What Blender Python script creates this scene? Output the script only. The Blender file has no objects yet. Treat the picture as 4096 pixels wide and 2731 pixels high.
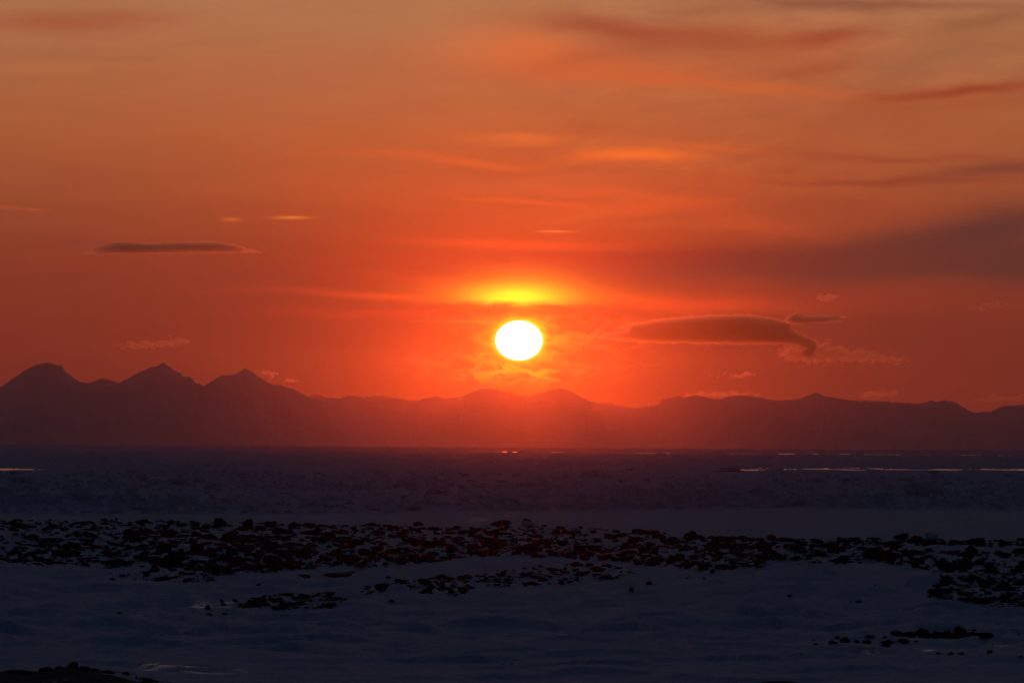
import bpy, math, random
import numpy as np
from mathutils import Matrix, Vector

S = bpy.context.scene
COL = S.collection
rad = math.radians

# ------------------------------------------------------------------ camera
W, H, F = 4096.0, 2731.0, 20480.0          # frame of the photograph, focal length in its pixels
CAM_Z = 8.0
PITCH, ROLL = rad(1.118), rad(0.39)
RE = 7.4e6                                 # earth radius seen through a refracting atmosphere
cam = bpy.data.cameras.new('camera'); camo = bpy.data.objects.new('camera', cam); COL.objects.link(camo)
cam.lens = 180; cam.sensor_width = 36; cam.clip_start = 1; cam.clip_end = 400000
MR = Matrix.Rotation(math.pi/2 + PITCH, 3, 'X') @ Matrix.Rotation(ROLL, 3, 'Z')
camo.matrix_world = Matrix.Translation((0, 0, CAM_Z)) @ MR.to_4x4()
S.camera = camo
def ray(px, py):
    d = MR @ Vector(((px - W/2)/F, -(py - H/2)/F, -1.0)); d.normalize(); return d
def azel(px, py):
    d = ray(px, py); return math.degrees(math.atan2(d.x, d.y)), math.degrees(math.asin(d.z))
K = W/2352.0                               # enlarged view units -> photograph pixels
def azelk(x, y): return azel(x*K, y*K)

# ------------------------------------------------------------------ render settings
S.view_settings.view_transform = 'Standard'; S.view_settings.look = 'None'
S.view_settings.exposure = 0; S.view_settings.gamma = 1
S.render.engine = 'CYCLES'
cy = S.cycles
cy.use_denoising = True
cy.max_bounces = 4; cy.diffuse_bounces = 2; cy.glossy_bounces = 2; cy.transmission_bounces = 2
cy.volume_bounces = 0; cy.transparent_max_bounces = 8
cy.sample_clamp_indirect = 4

# ------------------------------------------------------------------ sun
SUN_AZ, SUN_EL = azelk(1192, 782)
sl = bpy.data.lights.new('sun', 'SUN'); so = bpy.data.objects.new('sun', sl); COL.objects.link(so)
sl.energy = SUN_E = 0.027; sl.angle = rad(0.5); sl.color = (1.0, 0.078, 0.010)
sd = Vector((math.sin(rad(SUN_AZ))*math.cos(rad(SUN_EL)), math.cos(rad(SUN_AZ))*math.cos(rad(SUN_EL)), math.sin(rad(SUN_EL))))
so.rotation_euler = sd.to_track_quat('Z', 'Y').to_euler()
so.location = (0, 0, 60)

# ------------------------------------------------------------------ node expression helper
def lin(c): return tuple(((v/255)/12.92 if v <= 10 else ((v/255 + .055)/1.055)**2.4) for v in c)
class E:
    nt = None
    def __init__(s, sock): s.s = sock
    @staticmethod
    def m(op, *a, clamp=False):
        n = E.nt.nodes.new('ShaderNodeMath'); n.operation = op; n.use_clamp = clamp
        for i, v in enumerate(a):
            if isinstance(v, E): E.nt.links.new(v.s, n.inputs[i])
            else: n.inputs[i].default_value = v
        return E(n.outputs[0])
    def __add__(s, o): return E.m('ADD', s, o)
    __radd__ = __add__
    def __sub__(s, o): return E.m('SUBTRACT', s, o)
    def __rsub__(s, o): return E.m('SUBTRACT', o, s)
    def __mul__(s, o): return E.m('MULTIPLY', s, o)
    __rmul__ = __mul__
    def __truediv__(s, o): return E.m('DIVIDE', s, o)
def expn(x): return E.m('EXPONENT', x*-1.0)
def mixc(f, a, b, mode='MIX'):
    n = E.nt.nodes.new('ShaderNodeMix'); n.data_type = 'RGBA'; n.blend_type = mode; n.clamp_factor = True
    for i, v in ((0, f), (6, a), (7, b)):
        if isinstance(v, E): E.nt.links.new(v.s, n.inputs[i])
        elif i == 0: n.inputs[i].default_value = v
        else: n.inputs[i].default_value = tuple(v)[:3] + (1,)
    return E(n.outputs[2])
def ramp(x, stops, interp='B_SPLINE'):
    n = E.nt.nodes.new('ShaderNodeValToRGB'); E.nt.links.new(x.s, n.inputs[0]); cr = n.color_ramp
    cr.interpolation = interp
    while len(cr.elements) < len(stops): cr.elements.new(0.5)
    for e, (p, c) in zip(cr.elements, stops): e.position = p; e.color = tuple(c) + (1,)
    return E(n.outputs[0])
def noise(vec, scale, detail=2, rough=.5, dist=0):
    n = E.nt.nodes.new('ShaderNodeTexNoise'); E.nt.links.new(vec.s, n.inputs['Vector'])
    n.inputs['Scale'].default_value = scale; n.inputs['Detail'].default_value = detail
    n.inputs['Roughness'].default_value = rough; n.inputs['Distortion'].default_value = dist
    return E(n.outputs[0])
def comb(x, y, z=0.0):
    n = E.nt.nodes.new('ShaderNodeCombineXYZ')
    for i, v in enumerate((x, y, z)):
        if isinstance(v, E): E.nt.links.new(v.s, n.inputs[i])
        else: n.inputs[i].default_value = v
    return E(n.outputs[0])
def sstep(x, a, b):
    n = E.nt.nodes.new('ShaderNodeMapRange'); n.interpolation_type = 'SMOOTHSTEP'
    E.nt.links.new(x.s, n.inputs[0]); n.inputs[1].default_value = a; n.inputs[2].default_value = b
    return E(n.outputs[0])

# ------------------------------------------------------------------ world: the sunset sky
wd = bpy.data.worlds.new('World'); S.world = wd; wd.use_nodes = True
E.nt = wd.node_tree; nt = E.nt
for n in list(nt.nodes): nt.nodes.remove(n)
tc = nt.nodes.new('ShaderNodeTexCoord'); sep = nt.nodes.new('ShaderNodeSeparateXYZ')
nt.links.new(tc.outputs['Generated'], sep.inputs[0])
X, Y, Z = (E(sep.outputs[i]) for i in range(3))
AZ = E.m('ARCTAN2', X, Y)*(180/math.pi)
EL = E.m('ARCSINE', Z)*(180/math.pi)
# soft wind-drawn distortion of the high cloud
v1 = comb(AZ*0.35, EL*1.1, 3.1)
wx = noise(v1, 1.0, 3, .55) - .5
wy = noise(comb(AZ*0.45, EL*1.3, 9.7), 1.0, 3, .55) - .5
AZw = AZ + wx*1.5
ELw = EL + wy*0.38
fine = noise(comb(AZ*0.5 + EL*0.25, EL*4.5, 5.0), 1.0, 4, .6, .4) - .5
DA = AZ - SUN_AZ; DE = EL - SUN_EL

TOP = 14.0
def el_of(yd): return azelk(1192, yd)[1]/TOP
sun_col = [(0, (136, 38, 22)), (el_of(985), (136, 38, 22)), (el_of(870), (138, 39, 22)), (el_of(782), (142, 42, 23)), (el_of(650), (160, 51, 28)),
           (el_of(550), (176, 65, 33)), (el_of(450), (192, 84, 43)), (el_of(300), (188, 96, 53)), (el_of(0), (178, 118, 79)), (0.6, (126, 106, 100)), (1, (92, 93, 108))]
edge_col = [(0, (112, 42, 34)), (el_of(985), (114, 43, 35)), (el_of(850), (116, 43, 34)), (el_of(750), (126, 48, 35)), (el_of(600), (138, 58, 38)),
            (el_of(450), (152, 76, 46)), (el_of(300), (168, 92, 55)), (el_of(0), (168, 112, 76)), (0.6, (112, 98, 96)), (1, (84, 87, 104))]
eln = EL*(1/TOP)
cs = ramp(eln, [(p, lin(c)) for p, c in sun_col], 'LINEAR')
ce = ramp(eln, [(p, lin(c)) for p, c in edge_col], 'LINEAR')
wid = E.m('MAXIMUM', DE, 0.0)*.95 + 1.75
wsun = expn(DA*DA/(wid*wid))
sky = mixc(wsun, ce, cs)
# faint overall streakiness
fib = noise(comb(AZ*1.1 + EL*.5, EL*4.0 - AZ*.5, 7.7), 1.0, 5, .62, .8) - .5
def region(x, y, rx, ry):
    a0, e0 = azelk(x, y); u = (AZ - a0)*(205.3/rx); v = (EL - e0)*(205.3/ry); return expn(u*u + v*v)
mot = region(1750, 130, 620, 170) + region(1500, 420, 520, 110)*.9 + region(200, 80, 500, 120)*.3
sky = mixc(1.0, sky, comb(1 + fib*mot*.75, 1 + fib*mot*.95, 1 + fib*mot*.6), 'MULTIPLY')
sky = mixc(1.0, sky, comb(1 + fine*.22, 1 + fine*.26, 1 + fine*.2), 'MULTIPLY')

def blob(x, y, rx, ry, ang, col, amt, warp=1.0, power=1.0):
    """soft elliptical veil of cloud centred on a direction of the sky"""
    global sky
    a0, e0 = azelk(x, y); kx = 1/(rx/205.3); ky = 1/(ry/205.3)
    A = AZw if warp == 1 else (AZ + wx*(1.5*warp)) if warp else AZ
    Q = ELw if warp == 1 else (EL + wy*(.38*warp)) if warp else EL
    dx = A - a0; dy = Q - e0
    c, s = math.cos(rad(ang)), math.sin(rad(ang))
    u = dx*(c*kx) + dy*(s*kx); v = dx*(-s*ky) + dy*(c*ky)
    g = expn(u*u + v*v)
    if power != 1: g = E.m('POWER', g, power)
    sky = mixc(g*amt, sky, lin(col))

for b in [
    (150, 50, 190, 30, 2, (160, 74, 48), .60), (330, 40, 90, 16, 3, (170, 84, 56), .5),
    (620, 200, 300, 60, 0, (182, 104, 68), .35), (900, 60, 300, 40, 0, (180, 122, 82), .4),
    (1240, 120, 160, 50, -8, (226, 110, 56), .75), (1420, 150, 180, 30, -6, (214, 102, 52), .5), (1400, 165, 300, 40, -3, (204, 98, 52), .55),
    (1480, 72, 260, 24, -4, (158, 74, 48), .9), (1640, 105, 150, 32, 0, (156, 78, 50), .65), (1450, 110, 200, 30, 12, (170, 82, 50), .5),
    (1900, 88, 110, 18, 9, (148, 66, 44), .85), (1890, 165, 110, 16, 9, (158, 72, 44), .55), (1820, 130, 230, 70, 0, (178, 82, 46), .5),
    (1750, 204, 280, 11, -3, (208, 98, 48), .7), (1520, 185, 160, 12, -2, (206, 98, 50), .5),
    (2240, 208, 190, 11, 5, (152, 60, 34), .95), (2080, 215, 80, 12, 0, (158, 66, 40), .6), (2200, 240, 260, 22, 3, (160, 74, 42), .5),
    (1950, 8, 380, 14, -2, (132, 78, 58), .75), (1650, 20, 160, 12, 0, (158, 92, 66), .6), (2280, 60, 110, 22, 12, (136, 88, 54), .6),
    (2200, 130, 220, 40, 8, (154, 96, 64), .6), (1500, 260, 260, 36, 0, (180, 96, 56), .5), (2000, 280, 350, 50, 0, (165, 84, 50), .5),
    (1160, 328, 110, 11, 0, (230, 112, 50), .7), (1430, 362, 125, 17, 4, (246, 112, 42), 1.0), (1610, 340, 150, 7, -4, (214, 98, 46), .7),
    (900, 352, 220, 8, 1, (200, 92, 48), .6, .4), (1090, 374, 160, 9, -6, (224, 98, 42), .7, .4), (1320, 396, 120, 12, 0, (180, 84, 48), .7), (1560, 418, 200, 12, 3, (196, 84, 44), .6), (1380, 445, 200, 9, -3, (216, 88, 42), .6), (1700, 500, 200, 18, -8, (196, 78, 42), .6),
    (1190, 420, 180, 14, 0, (196, 94, 50), .5), (1200, 460, 130, 7, -5, (224, 94, 42), .6), (1460, 470, 220, 16, 4, (222, 86, 38), .6), (1290, 490, 120, 9, 12, (200, 92, 46), .5),
    (1500, 510, 250, 14, 0, (192, 84, 44), .5),
    (2030, 420, 260, 9, -1, (146, 62, 42), .8), (2000, 362, 260, 10, -2, (152, 68, 44), .6), (2290, 395, 170, 20, 4, (118, 58, 46), .8), (1900, 470, 300, 22, -6, (158, 68, 42), .5),
    (2300, 525, 230, 42, 8, (84, 50, 46), 1.0), (2050, 600, 300, 40, 2, (88, 48, 44), 1.0), (1760, 610, 300, 30, 3, (110, 50, 42), .9), (2330, 590, 260, 46, 0, (82, 48, 45), 1.0),
    (2150, 590, 400, 46, 2, (92, 50, 43), .9, .5), (1800, 602, 420, 32, 1, (102, 48, 40), .9, .5), (1480, 590, 260, 20, 1, (128, 44, 35), .95, .5), (1220, 598, 190, 12, 2, (160, 50, 33), .9, .4), (960, 610, 260, 18, 0, (176, 62, 38), .5),
    (1160, 563, 220, 12, 0, (236, 84, 33), .6, .5), (1000, 650, 220, 12, -2, (214, 66, 34), .4),
    (940, 686, 240, 8, -3, (226, 74, 33), .7, .4), (640, 668, 160, 5, 1, (168, 60, 37), .5, .3), (1480, 690, 280, 20, -2, (238, 76, 34), .8), (1900, 690, 300, 22, 0, (150, 52, 38), .5),
    (900, 720, 250, 14, 0, (190, 58, 36), .55), (1400, 735, 120, 12, 6, (214, 62, 34), .5),
    (210, 522, 60, 6, 0, (142, 66, 48), .6), (160, 558, 90, 7, 0, (132, 58, 46), .6), (380, 640, 420, 14, 0, (132, 54, 40), .4), (120, 640, 120, 12, 0, (126, 50, 40), .4),
]: blob(*b)
# glow round the sun: broad red, orange, then the yellow aureole
def glow(x, y, rx, ry, col, warp=0.0, amt=1.0, tex=None):
    global sky
    a0, e0 = azelk(x, y)
    A = AZ + wx*(1.5*warp) if warp else AZ
    Q = EL + wy*(.38*warp) if warp else EL
    dx = (A - a0)*(205.3/rx); dy = (Q - e0)*(205.3/ry)
    g = expn(dx*dx + dy*dy)*amt
    if tex is not None: g = g*tex
    sky = mixc(1.0, sky, mixc(g, (0, 0, 0), col), 'ADD')
puff = noise(comb(AZ*4.2 + wx*3, EL*11.0 + wy*3, 1.3), 1.0, 5, .62, .9)
wisps = sstep(puff, .42, .60)
glow(1192, 800, 170, 105, (.10, .012, 0.0))
cutlow = sstep(EL + (puff - .5)*.12, azelk(1192, 706)[1], azelk(1192, 688)[1])
glow(1192, 682, 92, 25, (1.1, .95, .02), .25, 1, cutlow)
glow(1192, 676, 165, 28, (.5, .16, .002), .3, 1, cutlow)
glow(1192, 672, 230, 24, (.2, .04, .002), .5)
glow(1192, 640, 110, 26, (.3, .12, .002), .5)
glow(1192, 784, 100, 78, (.6, .26, .004), 0, 1, wisps*.9 + .04)
glow(1195, 852, 110, 24, (.8, .34, .008), .3, 1, wisps)
glow(1330, 775, 150, 40, (.25, .06, .006), 0, 1, wisps)
glow(1060, 840, 130, 34, (.3, .07, .006), 0, 1, wisps)
glow(1400, 840, 110, 26, (.14, .03, .004), 0, 1, wisps)
glow(1192, 782, 70, 60, (.7, .42, .0))
glow(1300, 762, 140, 34, (.3, .05, .004), 0, 1, sstep(puff, .45, .6))
glow(1080, 738, 90, 2.6, (.3, .09, .01), 0)
blob(1130, 714, 70, 9, 0, (214, 68, 28), .85, .3); blob(1275, 714, 75, 8, 4, (218, 70, 28), .8, .3); blob(1250, 838, 60, 12, 3, (228, 70, 26), .6, .4)
blob(1262, 840, 30, 6, 0, (235, 78, 26), .7, .3)
# small lit streaks
for b in [(666, 500, 40, 3.6, 0, (232, 118, 52), .95), (526, 503, 20, 4.5, 0, (216, 104, 50), .7), (1270, 531, 36, 2.6, 0, (246, 124, 52), .9), (80, 482, 24, 2.6, 0, (190, 88, 50), .6), (20, 476, 40, 4, -5, (178, 82, 48), .5)]:
    blob(*b, .12)
# the sun itself: a disc flattened by refraction, its lower edge nibbled by a cloud
sa, se = azelk(1192, 782)
rx_, ry_ = 54/205.3, 45.5/205.3
q = (AZ - sa)*(1/rx_); p = (EL - se)*(1/ry_)
lowcut = sstep(EL + (puff - .5)*.02, azelk(1192, 829)[1], azelk(1192, 826)[1])
disc = (1 - sstep(q*q + p*p, .94, 1.05))*lowcut
rim = expn(E.m('MAXIMUM', q*q + p*p - .95, 0.0)*4.0)
sky = mixc(1.0, sky, mixc(rim, (0, 0, 0), (1.5, .95, 0.0)), 'ADD')
sky = mixc(disc, sky, (2.4, 2.3, 2.2))
# away from the sunset the sky is the dim blue of dusk
st = nt.nodes.new('ShaderNodeTexSky'); st.sky_type = 'NISHITA'; st.sun_disc = False
st.sun_elevation = rad(SUN_EL); st.sun_rotation = rad(SUN_AZ)
st.air_density = 1.2; st.dust_density = .6; st.ozone_density = 3.0
dusk = mixc(1.0, E(st.outputs[0]), (.36*.024, .88*.024, 1.22*.024), 'MULTIPLY')
dusk = mixc(1.0, dusk, comb(*[E.m('MINIMUM', Y*.45, 0.0) + 1.08]*3), 'MULTIPLY')
fe = sstep(EL, 10.0, 44.0); fa = sstep(E.m('ABSOLUTE', DA), 10.0, 80.0)
belt = sstep(Y*-1.0, -.05, .5)*expn(E.m('MAXIMUM', EL - 9.0, 0.0)*E.m('MAXIMUM', EL - 9.0, 0.0)*(1/150))
dusk = mixc(1.0, dusk, mixc(belt, (0, 0, 0), (.012, .005, .006)), 'ADD')      # the pink belt opposite the sunset
sky = mixc(E.m('MAXIMUM', fe, fa), sky, dusk)
bg = nt.nodes.new('ShaderNodeBackground'); wo = nt.nodes.new('ShaderNodeOutputWorld')
nt.links.new(sky.s, bg.inputs[0]); bg.inputs[1].default_value = 1.0
nt.links.new(bg.outputs[0], wo.inputs[0])
wd.cycles.sampling_method = 'MANUAL'; wd.cycles.sample_map_resolution = 2048

# ------------------------------------------------------------------ helpers
def tag(o, label=None, cat=None, group=None, kind=None):
    if label: o['label'] = label
    if cat: o['category'] = cat
    if group: o['group'] = group
    if kind: o['kind'] = kind
    return o
def mesh_np(name, V, Fq, mat, smooth=True):
    me = bpy.data.meshes.new(name)
    V = np.asarray(V, np.float32); Fq = np.asarray(Fq, np.int32); n = Fq.shape[1]
    me.vertices.add(len(V)); me.vertices.foreach_set('co', V.ravel())
    me.loops.add(Fq.size); me.loops.foreach_set('vertex_index', Fq.ravel())
    me.polygons.add(len(Fq)); me.polygons.foreach_set('loop_start', np.arange(0, Fq.size, n, dtype=np.int32))
    me.polygons.foreach_set('use_smooth', np.full(len(Fq), smooth))
    me.update(calc_edges=True); me.validate()
    me.materials.append(mat)
    return me
def add(name, me, loc=(0, 0, 0)):
    o = bpy.data.objects.new(name, me); COL.objects.link(o); o.location = loc; return o
def grid_faces(nr, nc):
    i = np.arange(nr - 1)[:, None]*nc + np.arange(nc - 1)[None, :]
    return np.stack([i, i + 1, i + nc + 1, i + nc], -1).reshape(-1, 4)
def _hash(ix, iy, seed):
    h = (ix.astype(np.int64)*374761393 + iy.astype(np.int64)*668265263 + seed*1442695041) & 0xffffffff
    h = ((h ^ (h >> 13))*1274126177) & 0xffffffff
    return ((h ^ (h >> 16)) & 0xffffff)/float(0x1000000)
def perlin(x, y, seed=0):
    x = np.asarray(x, float); y = np.asarray(y, float)
    ix = np.floor(x); iy = np.floor(y); fx = x - ix; fy = y - iy
    u = fx*fx*fx*(fx*(fx*6 - 15) + 10); v = fy*fy*fy*(fy*(fy*6 - 15) + 10)
    def g(a, b):
        t = _hash(ix + a, iy + b, seed)*2*np.pi
        return np.cos(t)*(fx - a) + np.sin(t)*(fy - b)
    return ((g(0, 0)*(1 - u) + g(1, 0)*u)*(1 - v) + (g(0, 1)*(1 - u) + g(1, 1)*u)*v)*1.5
def fbm(x, y, oct=4, seed=0, gain=.5, lac=2.03):
    s = 0; a = 1
    for o in range(oct):
        s = s + a*perlin(x, y, seed + o*17); x = x*lac; y = y*lac; a *= gain
    return s
def ss(x, a, b):
    t = np.clip((x - a)/(b - a), 0, 1); return t*t*(3 - 2*t)
def gauss(x, y, x0, y0, sx, sy): return np.exp(-((x - x0)/sx)**2 - ((y - y0)/sy)**2)

# ------------------------------------------------------------------ materials
def newmat(name):
    m = bpy.data.materials.new(name); m.use_nodes = True; E.nt = m.node_tree
    b = m.node_tree.nodes['Principled BSDF']; return m, b
def L(a, b): E.nt.links.new(a.s if isinstance(a, E) else a, b)
def bump(h, strength, dist):
    n = E.nt.nodes.new('ShaderNodeBump'); n.inputs['Strength'].default_value = strength
    n.inputs['Distance'].default_value = dist; L(h, n.inputs['Height']); return n.outputs[0]
def objco():
    t = E.nt.nodes.new('ShaderNodeTexCoord'); return E(t.outputs['Object'])
def sepx(v):
    n = E.nt.nodes.new('ShaderNodeSeparateXYZ'); L(v, n.inputs[0]); return [E(n.outputs[i]) for i in range(3)]

def snow_material():
    m, b = newmat('wind_packed_snow')
    x, y, z = sepx(objco())
    v = comb(x*1.0, y*.55, z)
    n1 = noise(v, 1.1, 4, .6, .3); n2 = noise(v, 7.0, 3, .6)
    at = E.nt.nodes.new('ShaderNodeAttribute'); at.attribute_name = 'ice'
    ice = E(at.outputs['Fac'])
    br = noise(comb(x*.8, y*1.1, z), 1.6, 5, .72, .4)
    ice = sstep(ice*(1 + (br - .5)*4.5), .30, .95)
    L(mixc(ice, mixc(n1, (.78, .80, .84), (.66, .70, .78)), (.30, .32, .34)), b.inputs['Base Color'])
    L(.85 - ice*.55, b.inputs['Roughness'])
    L(.03 + ice*.27, b.inputs['Specular IOR Level'])
    L(bump(n1 + n2*.4, 1.0, .22), b.inputs['Normal'])
    return m
def ice_material():
    m, b = newmat('snowy_sea_ice')
    x, y, z = sepx(objco())
    v = comb(x, y*.5, z)
    n1 = noise(v, .35, 5, .62, .3)
    gl = sstep(noise(comb(x*.05, y*.02, z), 1.0, 3, .6), .60, .68)
    L(mixc(n1, (.80, .82, .86), (.58, .63, .72)), b.inputs['Base Color'])
    L(.5 - gl*.15, b.inputs['Roughness'])
    b.inputs['Specular IOR Level'].default_value = 0.0
    L(bump(n1, .8, .5), b.inputs['Normal'])
    return m
def water_material():
    m, b = newmat('cold_sea_water')
    x, y, z = sepx(objco())
    b.inputs['Base Color'].default_value = (.012, .018, .025, 1)
    b.inputs['Roughness'].default_value = .19; b.inputs['IOR'].default_value = 1.333
    L(bump(noise(comb(x*.12, y*.12, z), 1.0, 3, .6), .5, .3), b.inputs['Normal'])
    return m
def rock_material():
    m, b = newmat('dark_basalt')
    o = objco(); n1 = noise(o, 2.2, 5, .65); 
    L(mixc(n1, (.020, .018, .016), (.055, .048, .042)), b.inputs['Base Color'])
    b.inputs['Roughness'].default_value = .85; b.inputs['Specular IOR Level'].default_value = .15
    L(bump(noise(o, 5.0, 4, .7), .6, .06), b.inputs['Normal'])
    return m
def mountain_material():
    m, b = newmat('snowy_mountain_rock')
    g = E.nt.nodes.new('ShaderNodeNewGeometry'); nx, ny, nz = sepx(E(g.outputs['Normal']))
    o = objco(); x, y, z = sepx(o)
    n1 = noise(comb(x*.001, y*.001, z*.002), 1.0, 5, .6)
    L(mixc(sstep(nz + (n1 - .5)*.5, .35, .6), (.55, .54, .54), (.80, .80, .82)), b.inputs['Base Color'])
    b.inputs['Roughness'].default_value = .9; b.inputs['Specular IOR Level'].default_value = .05
    return m
SNOW, ICE, WATER, ROCK, MOUNT = snow_material(), ice_material(), water_material(), rock_material(), mountain_material()
def cloud_material(name, density, g=.85, col=(1, .95, .9)):
    m = bpy.data.materials.new(name); m.use_nodes = True; n = m.node_tree; n.nodes.remove(n.nodes['Principled BSDF'])
    v = n.nodes.new('ShaderNodeVolumePrincipled'); v.inputs['Density'].default_value = density
    v.inputs['Anisotropy'].default_value = g; v.inputs['Color'].default_value = col + (1,)
    n.links.new(v.outputs[0], n.nodes['Material Output'].inputs['Volume'])
    return m

# ------------------------------------------------------------------ shore terrain
def polar(r, az): return r*np.sin(az), r*np.cos(az)
def ice_edge(az): return 528 + 82*ss(az, -4.0, 4.0)
def drop(r): return r*r/(2*RE)
PROF = np.array([(0, 3.0), (60, 2.9), (110, 2.1), (150, 1.55), (190, 1.05), (225, .62), (255, .50), (285, .62), (330, .90), (390, 1.15), (430, 1.25)])
def shore(x, y):
    r = np.hypot(x, y); az = np.degrees(np.arctan2(x, y))
    crest = 418 - 56*ss(az, -3.0, 3.2)          # the far lip of the bar
    crest = crest + 10*perlin(az*.9, az*0 + .5, 4)
    rr = np.where(r > 255, 255 + (r - 255)*(430 - 255)/(crest - 255), r)
    z = np.interp(rr, PROF[:, 0], PROF[:, 1])
    fall = ss(r, crest + 2, crest + 40)
    z = z*(1 - fall) + .22*fall
    z = z - 1.0*ss(r, ice_edge(az) - 25, ice_edge(az) + 25)
    # broad drifts
    z = z + .95*gauss(az, r, 3.2, 256, 1.6, 28) + .14*gauss(az, r, 0.6, 330, 1.4, 16) - .10*gauss(az, r, -2.2, 300, 3.0, 18)
    amp = (1 - .15*ss(r, crest - 5, crest + 20))*(.45 + .55*ss(r, 138, 180))
    z = z + .20*amp*fbm(x/20, y/40, 3, 11)
    # wind-carved sastrugi, steeper on the lee side
    xs = x + .35*y*0 + 1.6*fbm(x/9, y/18, 2, 31); ys = y + 2.5*fbm(x/12, y/20, 2, 37)
    s = fbm(xs/3.4 + ys/40, ys/6.0, 4, 51, .6)
    rid = 1 - np.abs(perlin(xs/4.6, ys/7.0, 77))*2
    ph = y/7.5 + .9*fbm(x/9, y/30, 3, 121) + x/45
    f = ph - np.floor(ph); am = np.clip(.35 + fbm(x/4.5, np.floor(ph)*3.1, 2, 131), 0, 1)
    z = z + .32*am*amp*(ss(f, 0, .08) - ss(f, .08, 1.0))
    z = z + amp*(.18*s + .15*rid*ss(fbm(x/30, y/50, 2, 91), -.35, .5))
    return z
def az_grid(dense, nd, wide, nw):
    a = np.linspace(-dense, dense, nd)
    t = np.linspace(0, 1, nw + 1)[1:]; b = dense + (wide - dense)*t**2.2
    return np.radians(np.concatenate([-b[::-1], a, b]))
# the icy glazed patches, located on the ground: (px, py, half width, half height in px, strength)
def ground_hit(px, py):
    d = ray(px, py); lo, hi = 60.0, 640.0
    for n in (200, 60, 20):
        t = np.linspace(lo, hi, n); f = CAM_Z + d.z*t - shore(d.x*t, d.y*t)
        k = np.nonzero(f <= 0)[0]; i = max(1, int(k[0])) if len(k) else n - 1
        lo, hi = float(t[i-1]), float(t[i])
    return Vector((d.x*hi, d.y*hi, CAM_Z + d.z*hi)), hi
ICEP = [(800, 2420, 75, 16, .75), (925, 2425, 90, 14, .6), (1020, 2405, 80, 8, .55), (620, 2680, 290, 4, .8), (560, 2672, 200, 3, .6), (880, 2690, 330, 7, .65), (1330, 2680, 120, 9, .45),
        (3480, 2612, 60, 5, .8), (3720, 2600, 70, 4, .6), (3800, 2613, 90, 4, .35), (3990, 2580, 100, 5, .65), (560, 2463, 50, 4, .6), (340, 2545, 50, 4, .6), (180, 2535, 220, 10, .28),
        (1670, 2325, 25, 8, .8), (250, 2594, 220, 5, .35), (640, 2508, 100, 6, .3), (1380, 2463, 80, 5, .4), (1450, 2455, 100, 6, .25), (520, 2610, 100, 4, .4),
        (280, 2077, 300, 4, .55), (800, 2084, 200, 4, .35), (1250, 2100, 200, 4, .25), (3880, 2158, 150, 4, .5), (3780, 2245, 60, 5, .4), (2180, 2270, 120, 7, .35), (2620, 2318, 60, 6, .4), (2830, 2275, 40, 6, .4),
        (1950, 2075, 130, 5, .6), (1890, 2082, 100, 4, .6), (2350, 2045, 250, 3, .3), (3950, 2315, 60, 6, .4), (4050, 2300, 50, 10, .35), (900, 2160, 60, 5, .35), (2080, 2185, 60, 5, .4), (1450, 2170, 60, 4, .3), (3760, 2240, 70, 5, .4)]
def ice_mask(x, y):
    r = np.hypot(x, y); az = np.degrees(np.arctan2(x, y)); m = np.zeros_like(x)
    for px, py, wx_, hy, s in ICEP:
        p, t = ground_hit(px, py); a0 = math.degrees(math.atan2(p.x, p.y)); r0 = math.hypot(p.x, p.y)
        saz = wx_/357.4; sr = max(hy*r0*r0/(CAM_Z - 1.0)/F, 1.2)
        m = np.maximum(m, s*gauss(az, r, a0, r0, saz, sr)*1.15)
    return m
azs = az_grid(6.6, 1150, 75, 90)
# rows equally spaced in apparent height
dep = np.linspace(7.2/70, 7.2/640, 640)
rs = np.concatenate([np.array([2, 8, 16, 26, 38, 50, 60]), 7.2/dep])
R, A = np.meshgrid(rs, azs, indexing='ij'); gx, gy = polar(R, A)
gz = shore(gx, gy)
me = mesh_np('snow_ground', np.stack([gx, gy, gz], -1).reshape(-1, 3), grid_faces(*R.shape), SNOW)
at = me.attributes.new('ice', 'FLOAT', 'POINT'); at.data.foreach_set('value', ice_mask(gx, gy).astype(np.float32).ravel())
tag(add('snow_ground', me), 'wind-carved snow covering the shore in front of the sea ice', kind='structure')

# ------------------------------------------------------------------ sea ice, open leads and the strip of water near the horizon
def r_at(py_below, z=0.0):
    """distance at which a sea-level point shows that many pixels below eye level"""
    d = py_below/F; lo, hi = 100.0, math.sqrt(2*RE*CAM_Z)
    for _ in range(50):
        mid = (lo + hi)/2
        if (CAM_Z - z)/mid + mid/(2*RE) > d: lo = mid
        else: hi = mid
    return lo
def sea_point(px, py):
    a, e = azel(px, py); return a, r_at(-math.tan(rad(e))*F)
LEADS = []
for x0, x1, y0a, y1a, y0b, y1b in [(2960, 4700, 1868, 1878, 1876, 1885), (2740, 2860, 1876, 1880, 1876, 1880), (2900, 3060, 1870, 1882, 1870, 1882), (-600, 300, 1871, 1881, 1871, 1881), (1480, 1530, 1872, 1875, 1872, 1875), (1830, 1900, 1872, 1875, 1872, 1875)]:
    a0, _ = sea_point(x0, y0a); a1, _ = sea_point(x1, y0b)
    LEADS.append((a0, a1, sea_point(x0, y0a)[1], sea_point(x0, y1a)[1], sea_point(x1, y0b)[1], sea_point(x1, y1b)[1]))
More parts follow.
